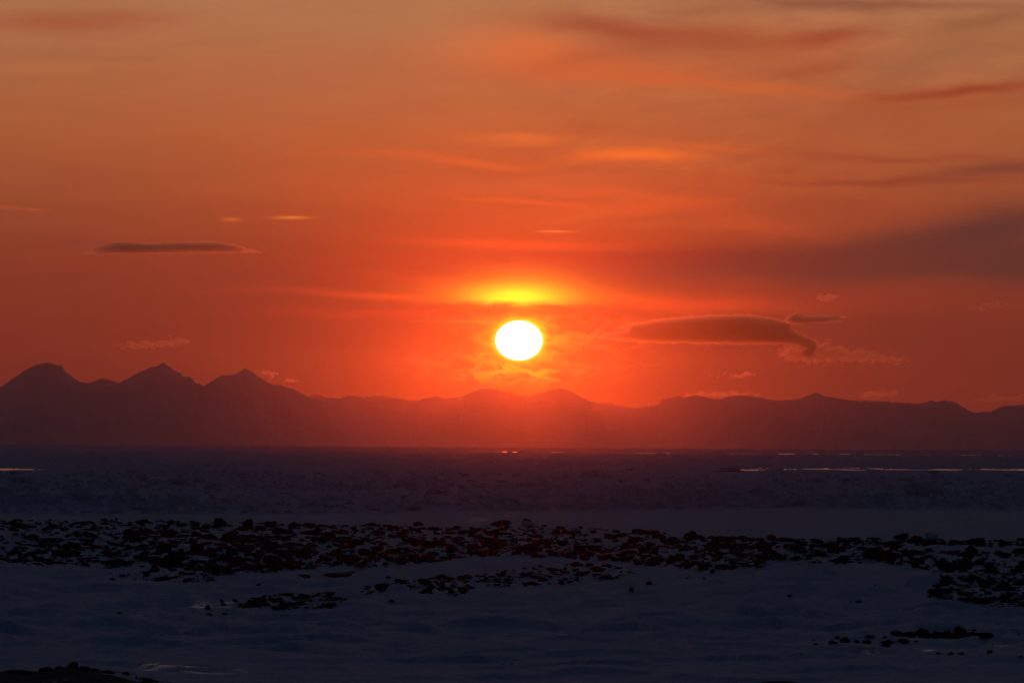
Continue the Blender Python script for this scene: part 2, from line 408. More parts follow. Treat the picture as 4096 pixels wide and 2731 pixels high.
def sea(x, y):
    r = np.hypot(x, y); az = np.degrees(np.arctan2(x, y))
    near = ss(r, ice_edge(az) - 5, ice_edge(az) + 30)*0.9 + .1
    hum = fbm(x/14, y/16, 5, 201, .6)
    clump = ss(fbm(x/60, y/110, 3, 231), -.3, .6)
    z = .12 + near*(.36*np.abs(hum)*(.4 + 1.1*clump) + .16*fbm(x/3, y/4, 3, 261))
    z = z + near*.9*np.clip(1 - np.abs(fbm(x/70, y/130, 3, 301))*6, 0, 1)**2*clump
    calm = np.ones_like(z)
    for a0, a1, ra, rb, rc, rd in LEADS:
        t = np.clip((az - a0)/(a1 - a0), 0, 1); lo = rb + (rd - rb)*t; ina = ss(az, a0 - .1, a0)*(1 - ss(az, a1, a1 + .1))
        calm = np.minimum(calm, 1 - .88*ina*ss(r, lo - 260, lo - 60)*(1 - ss(r, lo + 300, lo + 500)))
    calm = np.minimum(calm, 1 - .9*ss(r, 3300, 3900)*(1 - ss(r, 5000, 5200)))
    z = .12 + (z - .12)*calm
    far = ss(r, 5000, 5600)
    z = z + far*(1.3*np.abs(fbm(az*9, r/500, 3, 331, .65)) + 1.7 + .4*ss(az, 0, 4))
    hole = np.zeros_like(z)
    wob = fbm(x/16, y/90, 4, 401, .7)
    for a0, a1, ra, rb, rc, rd in LEADS:
        t = np.clip((az - a0)/(a1 - a0), 0, 1)
        hi = ra + (rc - ra)*t; lo = rb + (rd - rb)*t; mid = (hi + lo)/2; half = (hi - lo)/2
        k = 1 - np.abs(r - mid)/half*1.0 + wob*1.1
        k = np.minimum(k, np.minimum((az - a0), (a1 - az))*6 + wob*.6)
        hole = np.maximum(hole, ss(k, 0, .25))
    # broken water strip just short of the horizon
    k = 1 - np.abs(r - 4700)/520 + .9*fbm(az*3.0, r/300, 4, 431, .65) + 1.0*ss(az, -2.2, .6) - 1.56 - .1*ss(az, 2.5, 5)
    hole = np.maximum(hole, ss(k, 0, .3))
    return z*(1 - hole) - 1.2*hole
azi = az_grid(6.6, 1500, 60, 60)
rs = [r_at(v) for v in np.linspace(8.05/485*F*1.0, 41, 560)] + [r_at(v) for v in np.linspace(40.6, 31.0, 70)] + list(np.linspace(9900, 19500, 12))
rs = np.array(sorted(rs)); R, A = np.meshgrid(rs, azi, indexing='ij'); gx, gy = polar(R, A)
gz = sea(gx, gy) - drop(R)
add_me = mesh_np('sea_ice', np.stack([gx, gy, gz], -1).reshape(-1, 3), grid_faces(*R.shape), ICE)
tag(add('sea_ice', add_me), 'broken snow-covered sea ice reaching from the shore to the horizon', kind='structure')
rs = np.concatenate([np.linspace(490, 12000, 90), np.linspace(13000, 20000, 12)]); azw = np.radians(np.linspace(-60, 60, 160))
R, A = np.meshgrid(rs, azw, indexing='ij'); gx, gy = polar(R, A)
tag(add('sea_water', mesh_np('sea_water', np.stack([gx, gy, -.28 - drop(R)], -1).reshape(-1, 3), grid_faces(*R.shape), WATER)), 'open water showing in leads between the ice floes', kind='structure')

# ------------------------------------------------------------------ mountains across the water
MID = [(-900, 1640), (-600, 1560), (-300, 1600), (-120, 1590), (0, 1550), (52, 1511), (113, 1472), (157, 1456), (192, 1450), (248, 1463), (261, 1485), (296, 1511), (322, 1527), (361, 1533), (430, 1545), (475, 1533),
       (522, 1507), (575, 1481), (601, 1469), (631, 1463), (653, 1449), (675, 1465), (697, 1481), (723, 1494), (731, 1505), (762, 1507), (775, 1524), (788, 1535), (797, 1534), (814, 1545),
       (853, 1520), (888, 1498), (906, 1502), (945, 1496), (980, 1472), (1010, 1489), (1045, 1511), (1071, 1528), (1093, 1541), (1123, 1540), (1141, 1546), (1188, 1562), (1219, 1580), (1236, 1587),
       (1271, 1600), (1340, 1615), (1420, 1640), (1600, 1690), (1800, 1740), (2100, 1790)]
CEN = [(900, 1740), (1150, 1640), (1293, 1603), (1323, 1593), (1367, 1594), (1393, 1579), (1424, 1582), (1458, 1594), (1480, 1600), (1550, 1598), (1593, 1592), (1637, 1602), (1667, 1604), (1689, 1596), (1746, 1581), (1781, 1595),
       (1855, 1585), (1898, 1562), (1924, 1553), (1976, 1555), (2011, 1565), (2048, 1576), (2100, 1585), (2144, 1579), (2187, 1563), (2235, 1552), (2257, 1553), (2296, 1572), (2353, 1600), (2396, 1613),
       (2449, 1622), (2518, 1631), (2549, 1633), (2588, 1627), (2631, 1620), (2700, 1600), (2740, 1591), (2771, 1580), (2797, 1581), (2832, 1590), (2871, 1599), (2910, 1585), (2980, 1580), (3023, 1586), (3075, 1596), (3128, 1602),
       (3189, 1596), (3223, 1586), (3241, 1579), (3254, 1571), (3276, 1573), (3293, 1583), (3354, 1592), (3406, 1602), (3528, 1605), (3615, 1611), (3667, 1614), (3702, 1609), (3728, 1599), (3746, 1609), (3776, 1600), (3807, 1604),
       (3833, 1616), (3876, 1642), (3903, 1648), (3963, 1646), (3989, 1631), (4042, 1620), (4096, 1616), (4300, 1600), (4600, 1630), (5000, 1660)]
FAR = [(100, 1700), (361, 1531), (383, 1521), (409, 1514), (435, 1518), (475, 1531), (560, 1580), (1100, 1600), (1225, 1590), (1241, 1583), (1271, 1576), (1315, 1590), (1400, 1600), (1458, 1589), (1515, 1577), (1567, 1588), (1640, 1604), (2300, 1640),
       (2400, 1612), (2449, 1613), (2470, 1622), (2600, 1640), (2640, 1611), (2649, 1595), (2684, 1589), (2714, 1582), (2740, 1590), (2900, 1620), (3900, 1660)]
def mountains(name, pts, D, depth, seed, label):
    az = []; el = []
    for px, py in pts:
        a, e = azel(px, py); az.append(a); el.append(e)
    aa = np.linspace(az[0], az[-1], int((az[-1] - az[0])/.007)); ee = np.interp(aa, az, el)
    ee = ee + .006*fbm(aa*9, aa*0 + .3, 4, seed, .6)
    top = np.tan(np.radians(ee))*D + CAM_Z; base = -D*D/(2*RE) - 30
    ker = np.hanning(41); ker /= ker.sum(); soft = np.convolve(np.pad(top, 20, mode='edge'), ker, 'valid')
    ts = np.concatenate([np.linspace(-1, 0, 30), np.linspace(.06, 1, 16)])
    Vs = []
    for t in ts:
        k = (1 - abs(t))**1.15
        rr = D + t*depth + depth*.08*fbm(aa*1.2, aa*0 + t*2, 2, seed + 5)*(1 - k)
        if t: wob = .10*fbm(aa*1.1, aa*0 + t*2.0, 2, seed + 9, .5)*(1 - k)*k*3
        else: wob = 0*aa
        tp = np.minimum(soft + (top - soft)*math.exp(-(t/.07)**2), top); a3 = fbm(aa*3 + t*1.3, aa*0 + t*9, 3, seed + 31, .55)*(1 - k)*k*(soft - base)*.22
        z = base + (tp - base)*np.clip(k + wob, 0, 1) + a3
        if t: z = np.minimum(z, top - 1.0)
        a = np.radians(aa); Vs.append(np.stack([rr*np.sin(a), rr*np.cos(a), z], -1))
    V = np.stack(Vs); me = mesh_np(name, V.reshape(-1, 3), grid_faces(len(ts), len(aa)), MOUNT)
    tag(add(name, me), label, kind='structure')
mountains('mountains', MID, 14800, 2100, 511, 'three tall hazy peaks at the left across the frozen sea')
mountains('hills', CEN, 16500, 1700, 611, 'long low line of hazy hills running below the sun to the right')
mountains('distant_hills', FAR, 18800, 600, 711, 'fainter hilltops showing behind the nearer ranges')

# ------------------------------------------------------------------ clouds
def pillow(name, outline, D, thick, mat, label, seed, step=3.0, rag=0.0, taper=14.0, group=None, frag=1.0):
    """closed cloud body: thickness grows from zero at its edge. outline in enlarged-view units"""
    P = np.array(outline, float); x0, y0 = P.min(0) - 6; x1, y1 = P.max(0) + 6
    nx = int((x1 - x0)/step) + 2; ny = int((y1 - y0)/step) + 2
    gx, gy = np.meshgrid(np.linspace(x0, x1, nx), np.linspace(y0, y1, ny))
    wxx = gx + rag*fbm(gx/18, gy/9, 4, seed, .6)*2; wyy = gy + rag*fbm(gx/18, gy/9, 4, seed + 7, .6)
    ins = np.zeros(gx.shape, bool); dist = np.full(gx.shape, 1e9)
    for i in range(len(P)):
        a = P[i]; b = P[(i + 1) % len(P)]; ab = b - a; l2 = (ab**2).sum() + 1e-9
        t = np.clip(((wxx - a[0])*ab[0] + (wyy - a[1])*ab[1])/l2, 0, 1)
        dist = np.minimum(dist, np.hypot(wxx - a[0] - t*ab[0], wyy - a[1] - t*ab[1]))
        c = ((a[1] > wyy) != (b[1] > wyy)); 
        with np.errstate(divide='ignore', invalid='ignore'):
            xi = a[0] + (wyy - a[1])/(b[1] - a[1] + 1e-12)*ab[0]
        ins ^= (c & (wxx < xi))
    sd = np.where(ins, dist, -dist)
    if rag: sd = sd + rag*.5*fbm(gx/(14 if rag > 3 else 24), gy/(8 if rag > 3 else 12), 4, seed + 3, .6)
    T = np.sqrt(np.clip(sd, 0, None)/taper + 1e-12); T = np.where(sd > 0, np.minimum(T, 1)**2.4, 0)
    if mat is C_DARK: T = np.where(sd > 0, .13*ss(sd, 0, 1.2) + .87*ss(sd, 2.2, taper)**1.3, 0)
    elif rag: T = T*(.7 + .5*np.clip(fbm(gx/14, gy/8, 3, seed + 21), -.6, .6))
    T[0] = T[-1] = 0; T[:, 0] = T[:, -1] = 0
    keep = (T[:-1, :-1] > 0) | (T[1:, :-1] > 0) | (T[:-1, 1:] > 0) | (T[1:, 1:] > 0)
    ids_f = -np.ones(T.shape, int); ids_b = -np.ones(T.shape, int); V = []
    use = np.zeros(T.shape, bool); use[:-1, :-1] |= keep; use[1:, :-1] |= keep; use[:-1, 1:] |= keep; use[1:, 1:] |= keep
    for j, i in zip(*np.nonzero(use)):
        d = ray(gx[j, i]*K, gy[j, i]*K); s = D/d.y
        if T[j, i] <= 0:
            ids_f[j, i] = ids_b[j, i] = len(V); V.append((d.x*s, D, CAM_Z + d.z*s))
        else:
            h = thick*T[j, i]/2
            ids_f[j, i] = len(V); V.append((d.x*s, D - h, CAM_Z + d.z*s))
            ids_b[j, i] = len(V); V.append((d.x*s, D + h, CAM_Z + d.z*s))
    Fs = []
    for j, i in zip(*np.nonzero(keep)):
        f = [ids_f[j, i], ids_f[j, i+1], ids_f[j+1, i+1], ids_f[j+1, i]]; b = [ids_b[j, i], ids_b[j+1, i], ids_b[j+1, i+1], ids_b[j, i+1]]
        Fs.append(tuple(f[::-1])); Fs.append(tuple(b[::-1]))
    V = np.array(V); c = V.mean(0); V = V - c
    me = bpy.data.meshes.new(name); me.from_pydata([tuple(v) for v in V], [], Fs); me.validate(); me.materials.append(mat)
    me.polygons.foreach_set('use_smooth', [True]*len(me.polygons))
    o = add(name, me, tuple(c)); return tag(o, label, 'cloud', group)
CD = 27000.0
C_DARK = cloud_material('dense_cloud_vapour', .0046, .955)
C_PUFF = cloud_material('thin_cloud_vapour', .0034, .96)
C_VEIL = cloud_material('veil_cloud_vapour', .0008, .955)
pillow('cloud', [(182, 583), (234, 564), (280, 553), (340, 557), (420, 555), (500, 554), (552, 564), (612, 581), (560, 582), (450, 582), (330, 584), (240, 585)], CD, 850, C_DARK, 'long flat lens-shaped dark cloud with a glowing upper edge above the left mountains', 801, 1.3, 1.0, 10)
pillow('cloud', [(1345, 777), (1400, 762), (1440, 757), (1400, 755), (1440, 744), (1520, 731), (1620, 723), (1710, 720), (1770, 727), (1812, 740), (1822, 757), (1850, 770), (1878, 782), (1876, 800), (1868, 822), (1845, 822), (1845, 800), (1800, 792), (1700, 792), (1600, 791), (1480, 788), (1410, 782)], CD, 900, C_DARK, 'largest dark cloud, long and rounded with a bright rim, right of the sun', 802, 1.4, 1.8, 11)
pillow('cloud', [(1800, 733), (1812, 722), (1828, 716), (1845, 724), (1890, 724), (1940, 725), (1948, 729), (1925, 733), (1938, 739), (1880, 743), (1835, 747), (1812, 742)], CD*1.01, 850, C_DARK, 'small dark cloud with a bright rim perched above the right end of the largest cloud', 803, 1.1, 1.0, 5)
pillow('cloud', [(1785, 800), (1830, 795), (1880, 784), (1905, 786), (1940, 800), (1975, 804), (2010, 812), (2050, 822), (2092, 831), (2060, 835), (1990, 830), (1920, 830), (1860, 835), (1810, 828)], CD*1.02, 800, C_PUFF, 'ragged glowing orange cloud trailing from the lower right of the largest cloud', 804, 1.8, 9, 9)
for i, (ol, lab, rg) in enumerate([
    ([(1874, 680), (1892, 675), (1920, 678), (1924, 686), (1900, 692), (1880, 687)], 'small ragged orange puff above the small dark rimmed cloud', 6),
    ([(2240, 706), (2262, 698), (2290, 693), (2312, 698), (2300, 706), (2260, 711)], 'small orange puff close to the right edge of the sky', 6),
    ([(260, 797), (300, 788), (360, 785), (400, 778), (440, 774), (430, 786), (400, 795), (340, 798), (290, 798)], 'thin ragged orange cloud above the two left peaks', 9),
    ([(588, 856), (605, 851), (625, 853), (645, 862), (625, 864), (600, 862)], 'small orange puff touching the slope of the third peak', 5),
    ([(648, 876), (668, 869), (690, 874), (670, 879)], 'tiny orange wisp low over the third peak shoulder', 3),
    ([(1630, 862), (1670, 859), (1708, 855), (1734, 860), (1712, 868), (1670, 864)], 'narrow orange wisp below the largest cloud', 6),
    ([(1560, 906), (1600, 898), (1700, 899), (1770, 902), (1730, 910), (1640, 914), (1580, 914)], 'long faint orange streak just above the hills right of the sun', 5),
    ([(1960, 908), (1990, 896), (2060, 894), (2075, 906), (2030, 914), (1980, 914)], 'faint orange veil above the flat-topped hills at right', 6),
    ([(2230, 916), (2280, 907), (2360, 906), (2370, 922), (2280, 926), (2240, 924)], 'faint orange veil low at the right edge above the hill gap', 6)]):
    pillow('cloud', ol, CD*(1.03 + .004*i), 680, C_PUFF if i < 6 else C_VEIL, lab, 820 + i*5, 1.6, rg, 6)

# ------------------------------------------------------------------ rocks and ice blocks
def rock_mesh(name, mat, seed, sub=3, rough=.34, flat=.62, soft=True):
    bpy_me = bpy.data.meshes.new(name)
    import bmesh
    bm = bmesh.new(); bmesh.ops.create_icosphere(bm, subdivisions=sub, radius=.5)
    rnd = random.Random(seed); planes = []
    for _ in range(9):
        n = Vector((rnd.gauss(0, 1), rnd.gauss(0, 1), rnd.gauss(0, .8))).normalized(); planes.append((n, rnd.uniform(.30, .46)))
    for v in bm.verts:
        p = v.co.copy()
        for n, d in planes:
            k = p.dot(n)
            if k > d: p -= n*(k - d)*.92
        c = p.normalized()
        f = float(fbm(np.array(c.x*1.7 + c.z*2.1 + seed), np.array(c.y*1.7 - c.z*1.3), 3, seed))
        p *= 1 + rough*f*.5
        v.co = Vector((p.x, p.y, p.z*flat))
    bm.to_mesh(bpy_me); bm.free()
    bpy_me.polygons.foreach_set('use_smooth', [soft and sub > 2]*len(bpy_me.polygons))
    bpy_me.materials.append(mat)
    xs = np.empty(len(bpy_me.vertices)*3, np.float32); bpy_me.vertices.foreach_get('co', xs); xs = xs.reshape(-1, 3)
    xs[:, 2] -= xs[:, 2].min()*.55                       # base sunk a little into the snow
    s = xs[:, 0].max() - xs[:, 0].min(); xs /= s
    bpy_me.vertices.foreach_set('co', xs.ravel()); bpy_me.update()
    return bpy_me
BOULD = [rock_mesh('boulder', ROCK, 900 + i, 3, .7, .5 + .07*(i % 5), False) for i in range(14)]
rnd = random.Random(5)
def place(px, py, w, h, name, label, cat='boulder', group=None, meshes=BOULD, pick=None, at_r=None, sink=.0, rz=None):
    """stand a rock on the ground: px, py is the foot of the rock, w and h its size in the photograph's pixels"""
    p, t = ground_hit(px, py)
    m = meshes[pick if pick is not None else rnd.randrange(len(meshes))]
    o = add(name, m, (p.x, p.y, p.z))
    sz = w*t/F; zz = np.empty(len(m.vertices)*3, np.float32); m.vertices.foreach_get('co', zz); zt = zz[2::3].max()
    o.scale = (sz, sz*rnd.uniform(.7, 1.1), (h*t/F)/zt)
    o.rotation_euler = (0, 0, rz if rz is not None else rnd.uniform(-.5, .5) + rnd.choice((0, math.pi)))
    o.location.z -= sink*h*t/F
    if group: o.scale[0] *= rnd.uniform(.8, 1.35); o.rotation_euler[0] = rnd.uniform(-.2, .2); o.rotation_euler[1] = rnd.uniform(-.28, .28)
    return tag(o, label, cat, group)

SINGLE = [
 (4007, 2180, 30, 27, 'rounded dark boulder standing apart on the far lip near the right edge'),
 (3086, 2156, 42, 22, 'domed boulder on the far lip, the tallest between the sun and the right cluster'),
 (2760, 2150, 60, 28, 'broad dark boulder where the right bar begins on the far lip'),
 (993, 2108, 44, 34, 'tall snow-dusted boulder rising above the far lip at the left'),
 (466, 2078, 12, 10, 'tiny stone standing alone beyond the far lip at left'),
 (2109, 2092, 44, 20, 'dark block leaning behind the pale snow hump under the sun'),
 (2005, 2100, 100, 22, 'wide low boulder half buried in drift beyond the bar under the sun'),
 (1675, 2102, 44, 18, 'snow-topped boulder beyond the bar left of the sun'),
 (3159, 2383, 20, 8, 'small stone alone high on the right snow mound'),
 (3435, 2408, 26, 9, 'low stone in the middle of the right snow mound'),
 (3403, 2408, 12, 5, 'pebble beside the low stone on the right snow mound'),
 (3635, 2339, 28, 11, 'pointed stone on the right snow mound below its rocky edge'),
 (3690, 2327, 30, 5, 'flat sliver of rock showing through the right snow mound'),
 (3502, 2340, 10, 4, 'speck of stone near the top of the right snow mound'),
 (2011, 2657, 14, 4, 'left one of two flat pebbles in the near snow'), (2046, 2654, 16, 4, 'right one of two flat pebbles in the near snow'),
 (3380, 2572, 46, 26, 'pointed boulder at the left end of the lower right outcrop'),
 (3426, 2572, 28, 16, 'rounded boulder just right of the pointed one in the lower outcrop'),
 (3330, 2574, 42, 16, 'double-topped boulder left of the pointed one in the lower outcrop'),
 (3348, 2551, 24, 10, 'small boulder above the left end of the lower outcrop'),
 (3481, 2550, 46, 12, 'low boulder behind the lower row of the right outcrop'),
 (3262, 2576, 24, 6, 'flat stone farthest left of the lower right outcrop'), (3252, 2563, 18, 4, 'flat sliver above the farthest left stone of the outcrop'),
 (3539, 2549, 22, 8, 'small stone just left of the tall rock pile'),
 (3470, 2570, 40, 14, 'middle boulder of the lower row of the right outcrop'), (3551, 2574, 64, 18, 'broad boulder of the lower row of the right outcrop'), (3609, 2570, 64, 18, 'right-hand broad boulder ending the lower row of the outcrop'),
 (3664, 2567, 22, 8, 'small stone at the right tip of the lower row'), (3545, 2583, 54, 8, 'flat slab in front of the lower row of the outcrop'),
 (3591, 2548, 62, 28, 'rounded boulder at the left end of the tall rock pile'), (3638, 2549, 64, 26, 'second boulder from the left in the tall rock pile'),
 (3696, 2548, 60, 38, 'tall boulder left of the middle of the rock pile'), (3748, 2550, 54, 30, 'boulder in the middle of the tall rock pile'), (3789, 2550, 54, 30, 'boulder left of the highest one in the rock pile'),
 (3838, 2545, 58, 46, 'highest boulder topping the rock pile at lower right'), (3828, 2556, 140, 22, 'wide slab at the foot of the highest boulder'), (3888, 2550, 90, 24, 'sloping boulder right of the highest one'),
 (3940, 2546, 72, 18, 'low boulder tapering the right end of the rock pile'),
 (3899, 2521, 28, 6, 'flat stone behind the right end of the rock pile'), (3987, 2496, 20, 4, 'thin flat stone on the snow above the rock pile'), (3975, 2522, 16, 4, 'small flat stone right of the rock pile'), (4074, 2537, 16, 4, 'flat pebble by the right edge beside the rock pile'),
 (3803, 2616, 28, 11, 'left stone of a pair beside the shining ice strip at lower right'), (3844, 2615, 34, 9, 'right stone of a pair beside the shining ice strip at lower right'), (3959, 2610, 26, 13, 'rounded stone right of the shining ice strip'),
 (3754, 2614, 24, 6, 'flat stone lying on the shining ice strip'), (4082, 2624, 20, 5, 'flat stone at the right edge below the rock pile'), (3597, 2622, 14, 5, 'small stone left of the shining ice strip'),
 (830, 2437, 26, 22, 'square dark boulder beside the pale glazed ice patch'), (886, 2408, 18, 14, 'upright stone above the glazed ice patch'), (895, 2420, 30, 10, 'low stone below the upright one by the glazed ice'), (942, 2405, 30, 10, 'rounded stone right of the glazed ice patch'),
 (1058, 2385, 26, 0.1+9, 'stone at the upper left of the small rocky patch'),
 (480, 2452, 20, 6, 'small stone alone on the snow at left'), (700, 2448, 16, 4, 'flat pebble left of the glazed ice patch'), (778, 2452, 30, 9, 'low stone under the glazed ice patch'), (838, 2457, 36, 7, 'flat stone right below the glazed ice patch'), (900, 2457, 30, 7, 'slanted flat stone below the small rocky patch'), (1140, 2456, 24, 5, 'flat stone below the right end of the small rocky patch'),
 (447, 2317, 28, 8, 'low stone left of a group under the left bar'), (1219, 2310, 54, 15, 'domed boulder between two low ledges in mid snow'), (1036, 2343, 26, 10, 'small stone between the left bar and the small rocky patch'),
 (1780, 2335+20, 24, 0.1+12, 'small boulder at the lower edge of the middle stones'), (1565, 2405, 22, 11, 'lone stone below the middle stones'), (1555, 2312, 28, 10, 'lone stone above the middle stones'),
 (2247, 2340, 22, 15, 'rounded stone at the lower edge of the middle stones right of the sun'), (2524, 2362, 22, 14, 'dark stone where the middle stones thin out to the right'), (2596, 2337, 26, 16, 'tilted stone at the left foot of the right snow mound'), (2850, 2290, 24, 17, 'round stone on the left shoulder of the right snow mound'), (2752, 2316, 26, 8, 'flat stone on the left shoulder of the right snow mound'), (2817, 2314, 14, 6, 'small stone on the left shoulder of the right snow mound'),
 (2178, 2105, 24, 9, 'small stone beyond the bar right of the pale snow hump'),
]
for px, py, w, h, lab in SINGLE: place(px, py, w, h, 'boulder' if w > 30 else 'stone', lab, 'boulder' if w > 30 else 'stone')
place(858, 2268, 100, 14, 'rock_ledge', 'long narrow dark ledge slanting up to the right at the lower left bar', 'rock ledge', rz=.5)
place(1375, 2306, 200, 22, 'rock_ledge', 'long low dark ledge in the snow below the bar left of the sun', 'rock ledge', rz=.06)
place(1150, 2378, 0.1+60, 8, 'rock_ledge', 'short flat dark ledge above the small rocky patch', 'rock ledge', rz=.0)
place(3135, 2745, 190, 24, 'boulder', 'smooth dark boulder top cut by the bottom edge right of centre', 'boulder')

# the crowded bars: zones as polygons in the photograph's pixels (outline, count, min width, max width, zone phrase)
ZONES = [
 ([(0, 2082), (500, 2078), (560, 2085), (560, 2260), (430, 2275), (280, 2255), (120, 2262), (0, 2240)], 300, 'left end of the rocky bar'),
 ([(560, 2080), (1050, 2092), (1060, 2290), (900, 2290), (700, 2280), (560, 2265)], 330, 'second stretch from the left of the rocky bar'),
 ([(1060, 2095), (1650, 2102), (1650, 2245), (1500, 2280), (1380, 2262), (1060, 2288)], 330, 'stretch of the rocky bar left of the sun'),
 ([(1650, 2110), (2250, 2104), (2250, 2225), (1900, 2225), (1650, 2260)], 260, 'stretch of the rocky bar below the sun'),
 ([(2250, 2105), (2700, 2135), (2740, 2260), (2600, 2265), (2450, 2240), (2250, 2235)], 240, 'stretch of the rocky bar right of the sun'),
 ([(2700, 2140), (3350, 2160), (3350, 2245), (3100, 2262), (2900, 2278), (2720, 2275)], 270, 'right half of the rocky bar'),
 ([(3350, 2150), (4150, 2165), (4150, 2182), (3350, 2185)], 70, 'far lip at the right'),
 ([(3350, 2190), (4150, 2205), (4150, 2300), (3720, 2285), (3560, 2250), (3350, 2256)], 170, 'right end of the rocky bar'),
 ([(3760, 2300), (4150, 2290), (4150, 2430), (3950, 2428), (3800, 2400), (3700, 2395), (3740, 2340)], 190, 'dense stones below the bar at the right edge'),
 ([(1420, 2345), (1600, 2322), (1750, 2305), (1980, 2290), (2200, 2255), (2450, 2250), (2560, 2290), (2400, 2325), (2150, 2345), (1900, 2348), (1840, 2385), (1650, 2370), (1450, 2385)], 210, 'stones in the middle snow below the bar'),
 ([(940, 2425), (1000, 2395), (1100, 2375), (1330, 2370), (1380, 2395), (1340, 2430), (1150, 2440), (1020, 2440)], 95, 'small rocky patch in the left snow'),
 ([(430, 2290), (700, 2280), (930, 2300), (850, 2330), (550, 2322)], 34, 'sparse stones just under the left bar'),
]
def inpoly(x, y, P):
    c = False
    for i in range(len(P)):
        (x1, y1), (x2, y2) = P[i], P[i-1]
        if (y1 > y) != (y2 > y) and x < (x2 - x1)*(y - y1)/(y2 - y1) + x1: c = not c
    return c
rn = random.Random(77); cand = []
_gy, _gx = np.mgrid[0:200, 0:1061]; DENS = fbm(_gx*4/70, (2060 + _gy*2)/22, 3, 611)
for zi, (P, n, ph) in enumerate(ZONES):
    xs_ = [p[0] for p in P]; ys_ = [p[1] for p in P]; k = 0; tries = 0; n = int(n*(4.4 if zi in (9, 10, 11) else 4.2 if zi in (4, 5) else 5.0))
    while k < n and tries < 30000:
        tries += 1; x = rn.uniform(min(xs_), max(xs_)); y = rn.uniform(min(ys_), max(ys_))
        if not inpoly(x, y, P): continue
        c = DENS[min(199, max(0, int((y - 2060)/2))), min(1060, max(0, int(x/4)))]
        if rn.random() > .25 + 1.3*max(0, c + .42): continue
        w = min(64, max(7, rn.lognormvariate(2.42, .68)))*(.74 + .5*(y - 2080)/300)*(.66 if zi in (9, 10, 11) else .8 if zi == 8 else 1); cand.append((w, x, y, zi)); k += 1
cand.sort(reverse=True)
big, small = cand[:228], cand[228:]
for w, x, y, zi in big:
    n_ = rn.choice((rn.uniform(.2, .34), rn.uniform(.3, .62)))*(.8 if zi >= 8 else 1)
    place(x, y, w*1.12, w*n_, 'boulder', 'dark snow-ringed boulder among the ' + ZONES[zi][2] if 'stones' in ZONES[zi][2] else 'dark snow-ringed boulder in the ' + ZONES[zi][2], 'boulder', 'boulders in the ' + ZONES[zi][2])

# small stones between them: past counting
LOW = [rock_mesh('stone', ROCK, 950 + i, 2, .5, .6) for i in range(6)]
def soup(items, meshes, name, mat, label, smooth=True, seed=3):
    """items: (location, (sx, sy, sz), rotation) -> one mesh"""
    r_ = random.Random(seed); Vs = []; Fs = []; off = 0; data = []
    for m in meshes:
        v = np.empty(len(m.vertices)*3, np.float32); m.vertices.foreach_get('co', v)
        f = np.empty(len(m.polygons)*3, np.int32); m.polygons.foreach_get('vertices', f); v = v.reshape(-1, 3)
        data.append((v/np.array([1, 1, v[:, 2].max()]), f.reshape(-1, 3)))
    for loc, sc, rz in items:
        v, f = data[r_.randrange(len(data))]; c, s = math.cos(rz), math.sin(rz)
        w = v*np.array(sc); w = np.stack([w[:, 0]*c - w[:, 1]*s, w[:, 0]*s + w[:, 1]*c, w[:, 2]], -1) + np.array(loc)
        Vs.append(w); Fs.append(f + off); off += len(v)
    return tag(add(name, mesh_np(name, np.concatenate(Vs), np.concatenate(Fs), mat, smooth)), label, kind='stuff')
def ground_hits(P):
    D = np.array([ray(x, y)[:] for x, y in P]); t = np.linspace(150, 600, 450)
    out = []
    for k in range(0, len(D), 500):
        d = D[k:k+500]; X_ = d[:, 0:1]*t; Y_ = d[:, 1:2]*t; f = CAM_Z + d[:, 2:3]*t - shore(X_, Y_)
        i = np.clip(np.argmax(f <= 0, 1), 1, None); j = np.arange(len(d)); f0 = f[j, i-1]; f1 = f[j, i]
        tt = t[i-1] + (t[i] - t[i-1])*f0/np.maximum(f0 - f1, 1e-6); out.append(tt)
    tt = np.concatenate(out); return D*tt[:, None] + np.array([0, 0, CAM_Z]), tt
it = []
GP, GT = ground_hits([(c[1], c[2]) for c in small])
for (w, x, y, zi), p, t in zip(small, GP, GT):
    s = float(w*t/F)
    it.append(((p[0], p[1], p[2] - .02), (s*rn.uniform(.9, 1.7), s, s*rn.uniform(.18, .5)), rn.uniform(0, 6.28)))
soup(it, LOW, 'stones', ROCK, 'countless small dark stones strewn through the snow of the rocky bar')

# rocky knoll in the bottom-left corner
KN = [(-260, 2700), (-120, 2690), (0, 2693), (18, 2687), (42, 2684), (98, 2687), (146, 2686), (167, 2680), (196, 2680), (222, 2675), (262, 2670), (318, 2670), (351, 2670), (387, 2680), (461, 2693), (527, 2707), (565, 2717), (607, 2722), (655, 2731), (720, 2745)]
KR = 112.0
ka = [azel(x, y) for x, y in KN]
aa = np.linspace(ka[0][0], ka[-1][0], 260); ee = np.interp(aa, [k[0] for k in ka], [k[1] for k in ka])
topz = CAM_Z + KR*np.tan(np.radians(ee)) - .02; Vs = []
ts = np.linspace(-1, 1, 60)
for t in ts:
    rr = KR + t*10; a = np.radians(aa); x = rr*np.sin(a); y = rr*np.cos(a); g = shore(x, y) - .15
    edge = ss(aa, aa[0], aa[0] + .15)*(1 - ss(aa, aa[-1] - .1, aa[-1]))
    z = g + (topz - g)*(np.clip(1 - abs(t)**1.8, 0, 1))*edge + .06*fbm(x/.8, y/1.2, 4, 741, .6)*(1 - .5*abs(t))
    Vs.append(np.stack([x, y, z], -1))
KV = np.stack(Vs)
